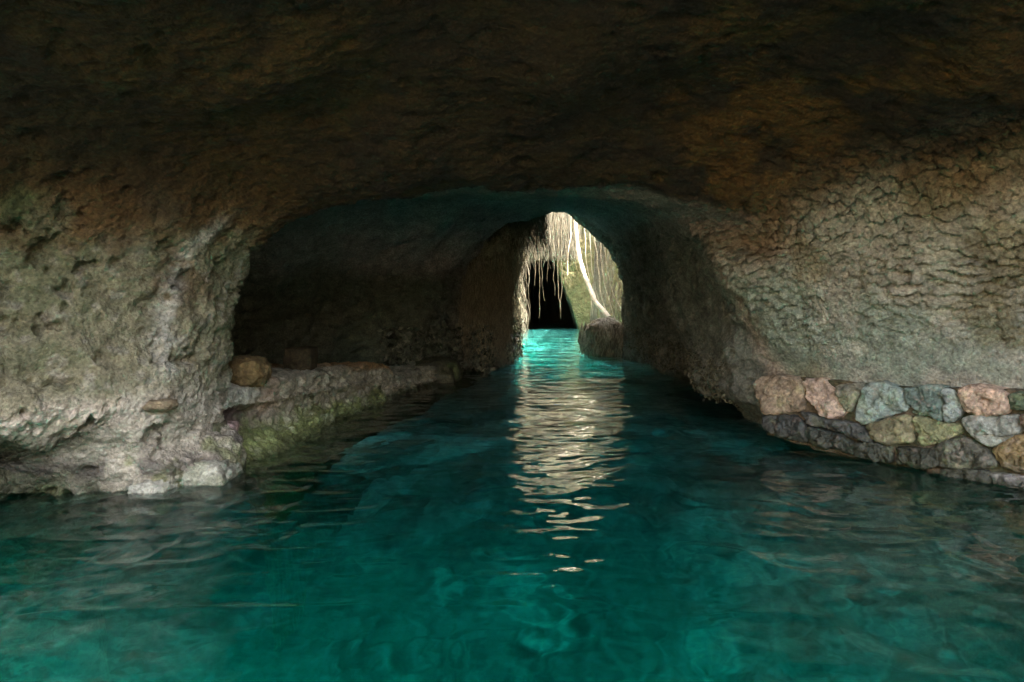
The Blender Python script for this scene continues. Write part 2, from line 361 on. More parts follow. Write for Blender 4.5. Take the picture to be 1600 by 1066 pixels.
# deeper tunnel: cooler grey-green
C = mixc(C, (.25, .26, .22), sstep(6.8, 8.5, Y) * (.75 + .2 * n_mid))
C = mixc(C, (.10, .11, .06), sstep(6.8, 7.4, Y) * w_left * (1 - sstep(14, 17, Y)) * .8)
C = mixc(C, (.09, .13, .08), sstep(.0, .7, n_big) * sstep(7, 9, Y) * .5)
# right wall
rb = np.tile(np.array([.36, .355, .28], np.float32), (len(P), 1))
rb = mixc(rb, (.285, .325, .255), sstep(-.3, .5, n_big + .8 * (6.6 - np.abs(Y - 7.2) * 2 - Z * 3) * .2))
rb = mixc(rb, (.42, .395, .325), sstep(.2, .8, n_mid) * .6)
rb = mixc(rb, (.21, .19, .10), sstep(.25, .8, fbm(P, 1.7, 3, .5, 85)) * .6)
brown = sstep(2.0, 2.75, Z + .35 * n_big + .12 * n_mid + .25 * (Y - 6.0))
rb = mixc(rb, (.17, .095, .035), brown * .85)
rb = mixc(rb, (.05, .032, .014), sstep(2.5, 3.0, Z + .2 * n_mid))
C = C * (1 - nearR[:, None]) + rb * nearR[:, None]
C = mixc(C, (.50, .43, .39), sstep(7.2, 10.5, Y) * (1 - sstep(17, 20, Y)) * sstep(5.2, 6.2, T) * sstep(10.2, 9.2, T) * .75)  # vault painted paler to stand in for light from the shaft
C = mixc(C, (.28, .215, .18), sstep(6.8, 7.1, Y) * (1 - sstep(9, 12, Y)) * sstep(5.2, 6.2, T) * sstep(10.4, 9.4, T) * .8)  # rim reddened to cancel the teal light off the water
tunR = w_right * sstep(7.6, 8.2, Y) * (1 - sstep(19, 21, Y))
C = mixc(C, (.13, .14, .105), tunR * .7)
C = mixc(C, (.20, .20, .16), tunR * sstep(1.3, .5, Z + .3 * n_mid) * .7)
C = mixc(C, (.36, .29, .22), np.exp(-((Y - 7.72 - .05 * n_mid) / .09) ** 2) * w_right * sstep(2.2, 1.8, Z) * sstep(.5, .8, Z) * .8)  # pale stripe painted along the crease as its lit edge
# left wall
lb = np.tile(np.array([.26, .245, .155], np.float32), (len(P), 1))
lb = mixc(lb, (.185, .19, .11), sstep(-.2, .6, n_mid))
lb = mixc(lb, (.36, .34, .27), sstep(.35, .9, n_hi) * .6)
lb = mixc(lb, (.13, .085, .04), sstep(.1, .6, fbm(P, 2.2, 3, .5, 87)) * sstep(1.2, 1.7, Z) * .7)
lb = mixc(lb, (.09, .13, .045), sstep(5.3, 4.7, Y + .25 * n_mid) * sstep(1.2, 1.9, Z) * .8)
lb = mixc(lb, (.14, .075, .028), sstep(1.95, 2.35, Z + .2 * n_mid + .1 * n_big) * .85)
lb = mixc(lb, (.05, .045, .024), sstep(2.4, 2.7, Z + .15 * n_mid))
# white mineral drip, pink lip, pale foot, dark and green bands at the water
lb = mixc(lb, (.50, .49, .42), np.exp(-((Y - 5.78 - .12 * (Z - 1.4) - .03 * n_mid - .02 * n_hi) / .06) ** 2) * sstep(.8, 1.0, Z) * sstep(2.35, 2.1, Z) * sstep(-1.2, -.2, n_hi) * .9)
lb = mixc(lb, (.74, .63, .52), np.exp(-((Z - .68 - .05 * n_mid) / .09) ** 2) * (.9 - .5 * sstep(5.4, 5.6, Y)) * .9)
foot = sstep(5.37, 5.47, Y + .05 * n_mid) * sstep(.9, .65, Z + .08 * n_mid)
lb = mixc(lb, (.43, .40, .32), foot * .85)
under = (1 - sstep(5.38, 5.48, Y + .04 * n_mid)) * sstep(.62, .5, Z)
lb = mixc(lb, (.035, .04, .022), under * .85)  # hollow under the lip: shade put into the colour along with moss
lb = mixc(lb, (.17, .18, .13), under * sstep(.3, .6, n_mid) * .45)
lb = mixc(lb, (.17, .20, .07), sstep(.0, .5, fbm(P, 4.5, 3, .5, 88)) * sstep(.5, .35, Z) * .7)
lb = mixc(lb, (.06, .05, .052), np.exp(-((Z - .2 - .06 * n_mid) / .09) ** 2) * sstep(-.1, .25, fbm(P, 4, 2, .5, 89)) * .6)
lb = lb * .9
C = C * (1 - nearL[:, None]) + lb * nearL[:, None]
# far end in daylight: pale root-grown limestone, olive moss
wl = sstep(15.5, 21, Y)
C = mixc(C, (.36, .31, .18), sstep(14.5, 20, Y) * (w_left + .2 * w_ceil) * .85)  # pillar painted paler towards the shaft to add to its daylight
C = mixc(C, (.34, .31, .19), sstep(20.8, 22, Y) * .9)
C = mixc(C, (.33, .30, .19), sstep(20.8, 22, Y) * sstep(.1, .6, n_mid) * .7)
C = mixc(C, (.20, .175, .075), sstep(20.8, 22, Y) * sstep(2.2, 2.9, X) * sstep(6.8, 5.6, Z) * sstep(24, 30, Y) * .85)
C = mixc(C, (.07, .06, .05), sstep(45.9, 46.8, Y) * .9)  # far tunnel's darkness painted into its rock colour
# wet algae line everywhere along the water
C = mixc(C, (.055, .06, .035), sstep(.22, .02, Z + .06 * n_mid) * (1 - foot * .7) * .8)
C = mixc(C, (.10, .14, .11), sstep(-.1, -.6, Z))

# ---- split the loft into its rock bodies
ids = np.arange(nr * nc).reshape(nr, nc)
Q = np.stack([ids[:-1, :-1], ids[1:, :-1], ids[1:, 1:], ids[:-1, 1:]], -1).reshape(-1, 4)
# face winding so that normals look inward
a, b, c = PD[Q[:, 0]], PD[Q[:, 1]], PD[Q[:, 2]]
fn = np.cross(b - a, c - a)
if np.median((fn * Nn[Q[:, 0]]).sum(1)) < 0: Q = Q[:, ::-1]
fT = T[Q].mean(1); fY = Y[Q].mean(1); fZ = Z[Q].mean(1)
wob = 0.12 * fbm(P[Q[:, 0]], 1.5, 2, .5, 95)
keep = ~((fZ > np.where(fY > 44.4, 15.5, 11.0)) & (fY > 20) & (fY < 47)) & (fY > MOUTH + .25 * wob)
region = np.zeros(len(Q), int)                                    # 0 ceiling
L_ = fT + 3 * wob < 6.6; R_ = fT + 3 * wob > 9.7
region[L_ & (fY + wob < 6.78)] = 1                                 # left buttress
region[L_ & (fY + wob >= 6.78) & (fY < 14.8 + wob)] = 2             # alcove
region[L_ & (fY >= 14.8 + wob) & (fY < 26.4)] = 3                   # root pillar
region[R_ & (fY + wob < 7.72)] = 4                                 # carved right wall
region[R_ & (fY + wob >= 7.72) & (fY < 21.0)] = 5                   # tunnel side
region[(fY >= 21.0) & (region != 3)] = 6                           # light shaft and far tunnel
names = {
 0: ('cave_ceiling', None, None),
 1: ('rock_buttress', 'lumpy grey and brown rock buttress with a pale foot, left of the alcove', 'rock wall'),
 2: ('alcove_wall', 'dark greenish rock wall at the back of the alcove behind the brown boulder', 'rock wall'),
 3: ('root_pillar', 'rock pillar covered in hanging rootlets, left side of the bright archway', 'rock pillar'),
 4: ('carved_rock_wall', 'pecked grey rock wall leaning above the coloured rubble stones', 'rock wall'),
 5: ('tunnel_wall', 'smooth dark tunnel wall overhanging the water between masonry corner and root clump', 'rock wall'),
 6: ('shaft_wall', 'sunlit root-hung rock face around the black far tunnel opening', 'rock face'),
}
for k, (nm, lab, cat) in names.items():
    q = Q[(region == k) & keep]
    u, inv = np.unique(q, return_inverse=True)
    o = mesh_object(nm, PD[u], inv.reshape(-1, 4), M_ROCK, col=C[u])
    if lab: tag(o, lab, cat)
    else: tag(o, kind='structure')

# ------------------------------------------------------------------ water and bed
def water_body():
    ys = [-14.0]
    while ys[-1] < 66:
        y = ys[-1]
        ys.append(y + (0.25 if y < 1.5 else max(0.016, 0.0022 * y * (1 + y * .12)) if y < 30 else 0.3))
    ys = np.array(ys)
    us = np.linspace(-1, 1, 620)
    half = np.interp(ys, [-14, -3.2, -3, 2, 8, 12, 30, 66], [14, 14, 5.9, 5.9, 6.0, 5.2, 7.0, 7.0])
    cx = np.interp(ys, [0, 10, 50], [0, 0, 1.0])
    Xg = cx[:, None] + half[:, None] * us[None]
    Yg = np.repeat(ys[:, None], len(us), 1)
    p = np.stack([Xg, Yg, np.zeros_like(Xg)], -1).reshape(-1, 3)
    w = np.zeros(len(p))
    wp = p.copy(); wp[:, 0] += .25 * vnoise(p, .8, 203); wp[:, 1] += .25 * vnoise(p, .8, 204)
    w += 0.012 * fbm(wp, (1.1, 1.4, 1), 1, .5, 201)
    r = 1 - np.abs(vnoise(wp, (2.5, 3.3, 1), 205)); w += 0.010 * r * r
    w += 0.0045 * vnoise(wp, (5.5, 7.0, 1), 206)
    w += 0.0005 * vnoise(wp @ ROT, 14.0, 207)
    p[:, 2] = w
    ny, nx = Xg.shape
    ids = np.arange(ny * nx).reshape(ny, nx)
    f = np.stack([ids[:-1, :-1], ids[:-1, 1:], ids[1:, 1:], ids[1:, :-1]], -1).reshape(-1, 4)
    # closed below so that the water has a body
    loop = np.concatenate([ids[0, :], ids[1:, -1], ids[-1, -2::-1], ids[-2:0:-1, 0]])
    base = len(p); low = p[loop].copy(); low[:, 2] = -9
    n = len(loop); k = np.arange(n); k2 = (k + 1) % n
    side = np.stack([loop[k], base + k, base + k2, loop[k2]], -1)
    cen = base + n
    V = np.concatenate([p, low, [[0, 15, -9]]])
    bot = np.stack([base + k2, base + k, np.full(n, cen), np.full(n, cen)], -1)
    faces = [tuple(x) for x in np.concatenate([f, side])] + [tuple(x[:3]) for x in bot]
    me = bpy.data.meshes.new('water')
    allq = np.concatenate([f, side]); m = len(allq); tri = bot[:, :3]
    me.vertices.add(len(V)); me.vertices.foreach_set('co', V.astype(np.float32).ravel())
    li = np.concatenate([allq.ravel(), tri.ravel()]).astype(np.int32)
    me.loops.add(len(li)); me.loops.foreach_set('vertex_index', li)
    me.polygons.add(m + len(tri))
    ls = np.concatenate([np.arange(m) * 4, m * 4 + np.arange(len(tri)) * 3]).astype(np.int32)
    me.polygons.foreach_set('loop_start', ls)
    me.update(calc_edges=True)
    me.polygons.foreach_set('use_smooth', np.full(m + len(tri), True))
    me.materials.append(M_WATER); me.validate()
    o = bpy.data.objects.new('water', me); COL.objects.link(o)
    tag(o, kind='structure')
water_body()

def river_bed():
    xs = np.arange(-9, 9.01, .05); ys = np.concatenate([np.arange(-14, 2, .3), np.arange(2, 16, .06), np.arange(16, 67, .2)])
    Xg, Yg = np.meshgrid(xs, ys)
    p = np.stack([Xg, Yg, np.zeros_like(Xg)], -1).reshape(-1, 3)
    z = -2.0 + .35 * fbm(p, .45, 3, .5, 301)
    f1, f2, cid, off = voro(p * np.array([1.7, 1.7, 0]) + .25 * fbm(p, 1.5, 2, .5, 304)[:, None] + np.array([0, 0, .5]), 303)
    z += .45 * np.clip(.6 - f1, 0, 1) * (cid > .35) + .12 * fbm(p, 2.6, 3, .5, 302)
    z += .5 * sstep(12, 24, p[:, 1]) + 1.0 * sstep(5.0, 9.0, p[:, 1]) - 1.5 * sstep(7.0, 4.0, p[:, 1]) + .25 * sstep(14, 22, p[:, 1]) - 5.0 * sstep(3.0, 0.5, p[:, 1])
    z = np.minimum(z, -.75 + .15 * fbm(p, 1.1, 2, .5, 309))
    p[:, 2] = z
    n = fbm(p, 2.7, 4, .65, 305); n2 = fbm(p, .55, 2, .5, 306)
    c = np.tile(np.array([.036, .046, .040], np.float32), (len(p), 1))
    dk = sstep(-.15, .25, n + .7 * n2)
    c = mixc(c, (.125, .142, .13), sstep(.18, .38, -n) * .8)
    c = mixc(c, (.84, .84, .78), sstep(6.7, 9.2, p[:, 1] + .8 * n) * .92)  # bed painted paler further in, standing in for the water's glow
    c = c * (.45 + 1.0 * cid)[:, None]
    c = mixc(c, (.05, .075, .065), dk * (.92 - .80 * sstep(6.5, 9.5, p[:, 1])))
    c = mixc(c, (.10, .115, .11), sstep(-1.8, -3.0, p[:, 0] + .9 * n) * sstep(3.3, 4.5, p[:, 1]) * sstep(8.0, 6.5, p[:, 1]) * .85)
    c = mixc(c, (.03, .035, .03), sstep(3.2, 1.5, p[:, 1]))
    ids = np.arange(len(p)).reshape(Xg.shape)
    f = np.stack([ids[:-1, :-1], ids[:-1, 1:], ids[1:, 1:], ids[1:, :-1]], -1).reshape(-1, 4)
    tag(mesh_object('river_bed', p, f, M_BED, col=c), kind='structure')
river_bed()

# ------------------------------------------------------------------ stones
def chaikin(pts, n=2):
    p = np.asarray(pts, float)
    for _ in range(n):
        q = np.roll(p, -1, 0)
        p = np.stack([.87 * p + .13 * q, .13 * p + .87 * q], 1).reshape(-1, 2)
    return p

def resample(p, n):
    q = np.concatenate([p, p[:1]]); d = np.concatenate([[0], np.cumsum(np.linalg.norm(np.diff(q, axis=0), axis=1))])
    s = np.linspace(0, d[-1], n, endpoint=False)
    return np.stack([np.interp(s, d, q[:, k]) for k in range(2)], 1)

def pillow(poly3, nrm, depth, bulge, seed, rough=.018):
    """stone from an outline (n,3): rounded face, thickness behind it"""
    n = len(poly3); c = poly3.mean(0)
    rings = []
    for s, h in [(.96, -depth), (1.0, -depth * .8), (1.0, -.06), (.998, -.03), (.985, -.008), (.965, .006), (.94, .25 * bulge), (.91, .5 * bulge)] + [(s_, bulge * (1 - .5 * ((s_ - .05) / .86) ** 3)) for s_ in np.linspace(.88, .03, 24)]:
        rings.append(c + (poly3 - c) * s + nrm * h)
    V = np.concatenate(rings + [[c + nrm * bulge], [c - nrm * depth]])
    f = []
    m = len(rings)
    for r in range(m - 1):
        for k in range(n):
            f.append((r * n + k, r * n + (k + 1) % n, (r + 1) * n + (k + 1) % n, (r + 1) * n + k))
    for k in range(n):
        f.append(((m - 1) * n + k, (m - 1) * n + (k + 1) % n, m * n))
        f.append(((k + 1) % n, k, m * n + 1))
    d = fbm(V, 5.5, 3, .55, seed) * rough * 1.6 + fbm(V, 22, 2, .6, seed + 3) * rough * .5
    f1, f2, cid, off = voro(V * 7.5 + seed, seed + 7)
    f1b, f2b, cidb, offb = voro(V * 21 + seed, seed + 8)
    d = d + .030 * (cid - .5) + .05 * ((cid * 17.3) % 1 - .5) * off[:, 0] + .05 * ((cid * 29.7) % 1 - .5) * off[:, 2] + .008 * (cidb - .5)
    out = V - c; out /= np.linalg.norm(out, axis=1, keepdims=True) + 1e-6
    V = V + (nrm * .8 + out * .4) * d[:, None]
    return V, f

# the rubble wall of the right bank
A0 = np.array([2.79, 7.62, 0]); A1 = np.array([4.2, 5.61, 0]); ad = (A1 - A0) / np.linalg.norm(A1 - A0)
wn = np.array([-ad[1], ad[0], 0.0]); wn = wn if wn[0] < 0 else -wn       # faces the channel
wn = wn / np.linalg.norm(wn)
def on_wall(u, v):
    """detail-crop pixel to the wall plane, which leans back a little"""
    px, row = 1100 + u / 3.2, 540 + v / 3.2
    o = np.array([0, 0, CH]); d = np.array([(px - 800) / F, 1, -(row - HZ) / F])
    nn = wn + np.array([0, 0, .12]); nn /= np.linalg.norm(nn)
    t = ((A0 - o) @ nn) / (d @ nn)
    return o + d * t
wall = empty('stone_wall', tuple(A0 * .5 + A1 * .5), 'low rubble wall of pink, teal and olive stones standing in the water on the right', 'stone wall')
STONES = [
 ('stone', [(278,165),(370,150),(475,165),(500,270),(485,325),(400,342),(290,338),(262,250)], (.38,.29,.19), 'rough tan stone at the corner'),
 ('stone', [(492,170),(605,172),(660,225),(706,330),(665,362),(590,352),(520,290)], (.68,.50,.38), 'smooth pinkish stone'),
 ('stone', [(665,200),(775,190),(800,215),(768,250),(735,335),(712,330),(680,250)], (.24,.24,.17), 'narrow grey green stone'),
 ('stone', [(815,195),(880,180),(1000,232),(1028,322),(900,362),(790,398),(742,362),(775,255)], (.27,.36,.32), 'large teal grey stone with a pink top'),
 ('stone', [(1005,215),(1080,208),(1188,208),(1192,375),(1100,352),(1035,325)], (.17,.25,.21), 'dark teal stone'),
 ('stone', [(1198,214),(1255,222),(1296,335),(1245,388),(1200,380)], (.34,.42,.39), 'slim pale teal stone'),
 ('stone', [(1264,222),(1330,200),(1400,208),(1514,236),(1516,335),(1390,355),(1310,332)], (.62,.44,.31), 'pinkish brown stone'),
 ('stone', [(1522,240),(1690,235),(1700,330),(1522,325)], (.10,.15,.09), 'dark mossy stone'),
 ('stone', [(795,398),(1032,342),(1052,485),(940,500),(855,465)], (.27,.25,.13), 'olive yellow wedge stone'),
 ('stone', [(1042,350),(1200,388),(1285,395),(1275,445),(1165,492),(1080,508)], (.26,.28,.13), 'mossy green stone'),
 ('stone', [(1284,362),(1440,350),(1565,345),(1585,420),(1545,482),(1425,515),(1345,460)], (.34,.37,.31), 'pale greenish stone'),
 ('stone', [(1436,524),(1560,455),(1720,440),(1740,650),(1560,635),(1480,592)], (.28,.20,.075), 'yellow brown stone'),
 ('stone', [(1590,350),(1720,340),(1720,440),(1600,430)], (.28,.2,.14), None),
 ('stone', [(1178,488),(1278,455),(1335,478),(1432,545),(1474,608),(1300,615),(1188,605)], (.10,.105,.075), 'dark wet stone'),
 ('slab', [(288,342),(462,352),(512,402),(518,484),(440,474),(298,436)], (.11,.125,.115), None),
 ('slab', [(520,400),(680,442),(746,492),(742,546),(640,524),(520,494)], (.10,.12,.10), None),
 ('slab', [(472,328),(590,358),(720,385),(790,402),(848,462),(822,482),(690,442),(515,392)], (.18,.20,.18), 'thin grey slab'),
 ('slab', [(750,490),(850,478),(938,510),(944,588),(870,586),(750,552)], (.13,.15,.12), None),
 ('slab', [(965,508),(1080,515),(1172,505),(1182,606),(1100,616),(968,596)], (.075,.085,.06), None),
 ('slab', [(1185,612),(1430,622),(1432,694),(1300,676),(1185,650)], (.15,.15,.14), None),
 ('slab', [(1437,636),(1640,655),(1750,670),(1750,735),(1440,696)], (.36,.34,.33), 'pale grey slab at the water'),
]
for k, (nm, poly, col, lab) in enumerate(STONES):
    pp = resample(chaikin(poly, 3), 72); pp = pp.mean(0) + (pp - pp.mean(0)) * 1.06
    p3 = np.array([on_wall(u, v) for u, v in pp])
    V, f = pillow(p3, wn, .30, .04 + .025 * random.random(), 400 + k * 9, .02)
    n = fbm(V, 6, 3, .55, 500 + k); n2 = fbm(V, 16, 3, .6, 540 + k)
    col = np.array(col); col = col * .82 + .18 * col.mean() * np.array([1.08, 1.0, .86])
    c = np.tile(np.array(col, np.float32), (len(V), 1)) * (1 + .38 * n[:, None])
    c = mixc(c, (.17, .20, .08), sstep(.25, .8, n) * .45)
    c = mixc(c, (.42, .33, .26), sstep(.4, .9, -n2) * .35)
    if nm == 'slab' and lab != 'pale grey slab at the water': c = c * .6
    if k == 3: c = mixc(c, (.46, .30, .22), sstep(.78, .84, V[:, 2] + .04 * n) * .8)
    c = mixc(c, (.05, .055, .035), sstep(.22, .04, V[:, 2] + .07 * n) * .85)
    o = mesh_object(nm, local(wall, V), f, M_STONE, wall, c)
    if lab: o['label'] = lab
def wall_sz(s_, z_): return A0 + ad * s_ + np.array([0, 0, z_]) - wn * .12 * z_
for z0, z1 in ((.50, .82), (.22, .49), (-.1, .21)):
    s_ = 2.72 + random.random() * .1
    while s_ < 4.2:
        w_ = random.uniform(.24, .42)
        q_ = [(s_, z0 + random.uniform(0, .05)), (s_ + w_ * .5, z0 + random.uniform(-.02, .02)), (s_ + w_, z0 + random.uniform(0, .05)), (s_ + w_ + random.uniform(-.03, .03), z1 - random.uniform(0, .05)), (s_ + w_ * .5, z1), (s_ + random.uniform(-.03, .03), z1 - random.uniform(0, .05))]
        p3 = np.array([wall_sz(a_, b_) for a_, b_ in resample(chaikin(q_, 3), 72)])
        V, f = pillow(p3, wn, .30, .06, int(s_ * 100), .02)
        n = fbm(V, 6, 3, .55, 577)
        c = np.array([(.26, .22, .15), (.24, .26, .21), (.36, .28, .21)][random.randrange(3)]) * (.4 if z0 < 0 else 1) * (1 + .38 * n[:, None])
        mesh_object('stone', local(wall, V), f, M_STONE, wall, c)
        s_ += w_ + .02
# mortar core behind the stones
def core():
    out = [(268,170),(480,160),(800,190),(1000,215),(1260,215),(1500,225),(1740,228),(1760,760),(1440,720),(1180,670),(950,620),(740,570),(500,510),(290,450)]
    pp = resample(np.array(out, float), 160)
    p3 = np.array([on_wall(u, v) for u, v in pp]) - wn * .05
    V, f = pillow(p3, wn, .5, .0, 460, .02)
    pe = resample(np.array([(2.4, .76), (4.4, .78), (4.4, -.5), (2.4, -.5)]), 160); Ve, fe = pillow(np.array([wall_sz(a_, b_) for a_, b_ in pe]) - wn * .06, wn, .5, .0, 461, .02)
    f = f + [tuple(i_ + len(V) for i_ in q_) for q_ in fe]; V = np.concatenate([V, Ve])
    n = fbm(V, 7, 3, .5, 470)
    c = mixc(np.tile(np.array([.13, .10, .06], np.float32), (len(V), 1)), (.06, .07, .035), sstep(-.1, .5, n))
    mesh_object('mortar', local(wall, V), f, M_STONE, wall, c)
core()

def lump(name, center, size, seed, col, lab, cat, group=None, blocky=.35, rough=.10, rot=0, moss=.3, sub=5, mat=None):
    """irregular rock: icosphere pushed towards a box and broken up"""
    import bmesh
    bm = bmesh.new(); bmesh.ops.create_icosphere(bm, subdivisions=sub, radius=1.0)
    V = np.array([v.co[:] for v in bm.verts]); f = np.array([[v.index for v in q.verts] for q in bm.faces]); bm.free()
    box = V / np.abs(V).max(1, keepdims=True)
    V = V * (1 - blocky) + box * blocky
    q = V * np.array(size) + np.array([seed * 3.1, seed * 1.7, 0])
    sc = 1.0 / max(size)
    d = rough * fbm(q, 1.3 * sc, 4, .55, seed) + rough * .4 * fbm(q, 6 * sc, 3, .6, seed + 5)
    f1, f2, cid, off = voro(q * 2.2 * sc, seed + 9)
    d = d + rough * .8 * (cid - .5)
    V = V * (1 + d[:, None]) * np.array(size)
    cr, sr = math.cos(rot), math.sin(rot)
    V = np.stack([V[:, 0] * cr - V[:, 1] * sr, V[:, 0] * sr + V[:, 1] * cr, V[:, 2]], 1)
    n = fbm(q, 2.5 * sc, 4, .6, seed + 20)
    c = np.tile(np.array(col, np.float32), (len(V), 1)) * (1 + .35 * n[:, None])
    c = mixc(c, (.15, .19, .07), sstep(.1, .7, fbm(q, 1.6 * sc, 3, .5, seed + 30)) * moss)
    o = mesh_object(name, V, f, mat or M_STONE, None, c)
    o.location = center
    return tag(o, lab, cat, group)

# left bank: ledge of plastered rubble in front of the alcove
def ledge():
    path = np.array([[-2.80, 6.35], [-2.72, 6.9], [-2.55, 8.0], [-2.38, 9.2], [-2.18, 10.4], [-2.04, 11.0], [-1.95, 11.4], [-1.72, 12.6], [-1.42, 13.8], [-1.15, 15.0]])
    top = np.array([.74, .73, .70, .66, .62, .59, .42, .36, .30, .22])
    prof = np.array([[-2.3, -.06], [-1.2, -.03], [-.5, 0], [-.12, .0], [-.03, -.02], [0, -.06], [.0, -.16], [-.02, -.24], [-.10, -.27], [-.16, -.32], [-.17, -.42], [-.10, -.52], [.04, -.58], [.16, -.66], [.24, -.74], [.32, -.9], [.5, -1.4], [.6, -2.4]])
    seg = 560
    s = np.linspace(0, len(path) - 1, seg)
    ce = pchip(np.arange(len(path)), path, s); tp = pchip(np.arange(len(path)), top[:, None], s)[:, 0]
    tn = np.gradient(ce, axis=0); tn /= np.linalg.norm(tn, axis=1, keepdims=True)
    out = np.stack([tn[:, 1], -tn[:, 0]], 1)
    u = np.concatenate([np.linspace(i, i + 1, n, endpoint=False) for i, n in enumerate([8, 10, 16, 8, 8, 10, 10, 8, 8, 10, 12, 14, 14, 12, 12, 10, 10])] + [[17.]])
    pr = pchip(np.arange(len(prof)), prof, u)
    near = 1 - sstep(6.9, 7.9, ce[:, 1])                # plaster cap and recess only near; rough rubble further in
    V = np.zeros((seg, len(u), 3))
    offs = pr[None, :, 0] * np.ones((seg, 1))
    rec = np.clip((pr[:, 1] + .2) / -.1, 0, 1) * np.clip((pr[:, 1] + .62) / .1, 0, 1)
    offs = offs + (1 - near)[:, None] * rec[None] * .12
    V[:, :, 0] = ce[:, None, 0] + out[:, None, 0] * offs
    V[:, :, 1] = ce[:, None, 1] + out[:, None, 1] * offs
    V[:, :, 2] = tp[:, None] + pr[None, :, 1]
    N = grid_normals(V).reshape(-1, 3); Vf = V.reshape(-1, 3)
    if np.median(N[:, 2]) < 0: N = -N
    nearf = np.repeat(near[:, None], len(u), 1).ravel()
    f1, f2, cid, off = voro(Vf * np.array([8, 5.5, 8]), 611)
    d = .03 * fbm(Vf, 3.2, 3, .55, 601) + .018 * fbm(Vf, 14, 3, .6, 602) + (1 - nearf) * (.04 * (cid - .3) - .05 * np.exp(-(f2 - f1) / .15)) * np.repeat(sstep(-.03, -.10, pr[:, 1])[None], seg, 0).ravel()
    Vd = Vf + N * d[:, None]
    zrel = np.repeat(pr[None, :, 1], seg, 0).ravel()
    n = fbm(Vf, 5, 3, .55, 605); nb = fbm(Vf, 2, 2, .5, 606)
    c = np.tile(np.array([.27, .25, .18], np.float32), (len(Vf), 1))
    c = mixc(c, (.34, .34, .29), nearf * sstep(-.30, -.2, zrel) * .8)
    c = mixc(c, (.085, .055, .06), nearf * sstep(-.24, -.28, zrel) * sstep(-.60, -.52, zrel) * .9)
    c = mixc(c, (.33, .24, .17), np.exp(-((Vf[:, 1] - 7.45) / .22) ** 2) * sstep(-.4, -.3, zrel) * .7)
    c = mixc(c, (.15, .19, .06), sstep(-.35, -.55, zrel + .12 * n) * .85)
    c = mixc(c, (.30, .32, .20), sstep(.3, .8, n) * sstep(-.35, -.5, zrel) * .6)
    c = mixc(c, (.28, .14, .04), sstep(9.2, 10.6, Vf[:, 1]) * sstep(11.4, 11.1, Vf[:, 1]) * sstep(-.12, -.03, zrel) * .8)
    c = mixc(c, (.06, .06, .03), sstep(.45, .9, -n) * .6)
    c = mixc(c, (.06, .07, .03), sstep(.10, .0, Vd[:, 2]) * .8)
    ids = np.arange(len(Vf)).reshape(seg, len(u))
    f = np.stack([ids[:-1, :-1], ids[1:, :-1], ids[1:, 1:], ids[:-1, 1:]], -1).reshape(-1, 4)
    c = c * 1.35
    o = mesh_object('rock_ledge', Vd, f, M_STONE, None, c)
    tag(o, 'mossy stone ledge with a pale cap running along the water under the alcove', 'ledge')
ledge()
# low dark rocks at the end of the ledge
p = at(690, 590, 14.2); lump('shore_rock', (p[0]-.1, p[1], .10), (.5, .7, .34), 631, (.09, .09, .05), 'dark rock at the foot of the root-covered pillar, beyond the ledge', 'rock', moss=.6, sub=5)
p = at(382, 584, 7.15); lump('boulder', (p[0], p[1], p[2] + .02), (.25, .24, .17), 640, (.15, .105, .045), 'rounded orange-brown boulder resting on the near end of the ledge', 'boulder', blocky=.25, moss=.15)
p = at(470, 562, 9.2); lump('stone_block', (p[0], p[1], p[2]), (.19, .19, .17), 641, (.055, .042, .02), 'squarish brown block lying in the dark behind the ledge', 'stone', blocky=.75, rough=.05, moss=.1)
p = at(355, 671, 6.62); lump('small_rock', (p[0], p[1], p[2]), (.095, .1, .08), 642, (.36, .27, .25), 'small pinkish rock wedged between buttress and ledge', 'rock', blocky=.4, moss=.05, sub=4)
p = at(246, 634, 5.55); lump('small_rock', (p[0], p[1]+.07, p[2]), (.12, .12, .05), 643, (.21, .17, .105), 'flat brown stone sticking out of the buttress above its pale foot', 'rock', blocky=.3, rough=.25, moss=.05, sub=4)
p = at(308, 742, 5.85); lump('footing_stone', (p[0]+.01, p[1]+.12, p[2]-.02), (.25, .26, .15), 644, (.28, .285, .23), 'pale flat-topped stone at the tip of the buttress, in the water', 'stone', blocky=.4, rough=.14, moss=.25)
p = at(235, 764, 5.55); lump('footing_stone', (p[0], p[1]+.15, p[2]-.06), (.18, .25, .14), 645, (.26, .265, .22), 'pale grey stone at the waterline left of the tip of the buttress', 'stone', blocky=.35, rough=.14, moss=.2)
p = at(322, 690, 6.25); lump('wedge_rock', (p[0], p[1]+.12, p[2]), (.11, .2, .17), 647, (.13, .125, .09), 'dark olive rock set against the tip of the buttress above the pale stone', 'rock', blocky=.5, rough=.1, moss=.5, sub=4)

# ------------------------------------------------------------------ roots
def tube(pts, rad, k=6):
    pts = np.asarray(pts, float); n = len(pts)
    rad = np.broadcast_to(np.asarray(rad, float), (n,))
    tg = np.gradient(pts, axis=0); tg /= np.linalg.norm(tg, axis=1, keepdims=True) + 1e-9
    ref = np.array([0.3, 1, .1]); a = np.cross(tg, ref); a /= np.linalg.norm(a, axis=1, keepdims=True) + 1e-9
    b = np.cross(tg, a)
    ang = np.linspace(0, 2 * np.pi, k, endpoint=False)
    V = pts[:, None] + rad[:, None, None] * (np.cos(ang)[None, :, None] * a[:, None] + np.sin(ang)[None, :, None] * b[:, None])
    ids = np.arange(n * k).reshape(n, k); nx = np.roll(ids, -1, 1)
    f = np.stack([ids[:-1], nx[:-1], nx[1:], ids[1:]], -1).reshape(-1, 4)
    return V.reshape(-1, 3), f

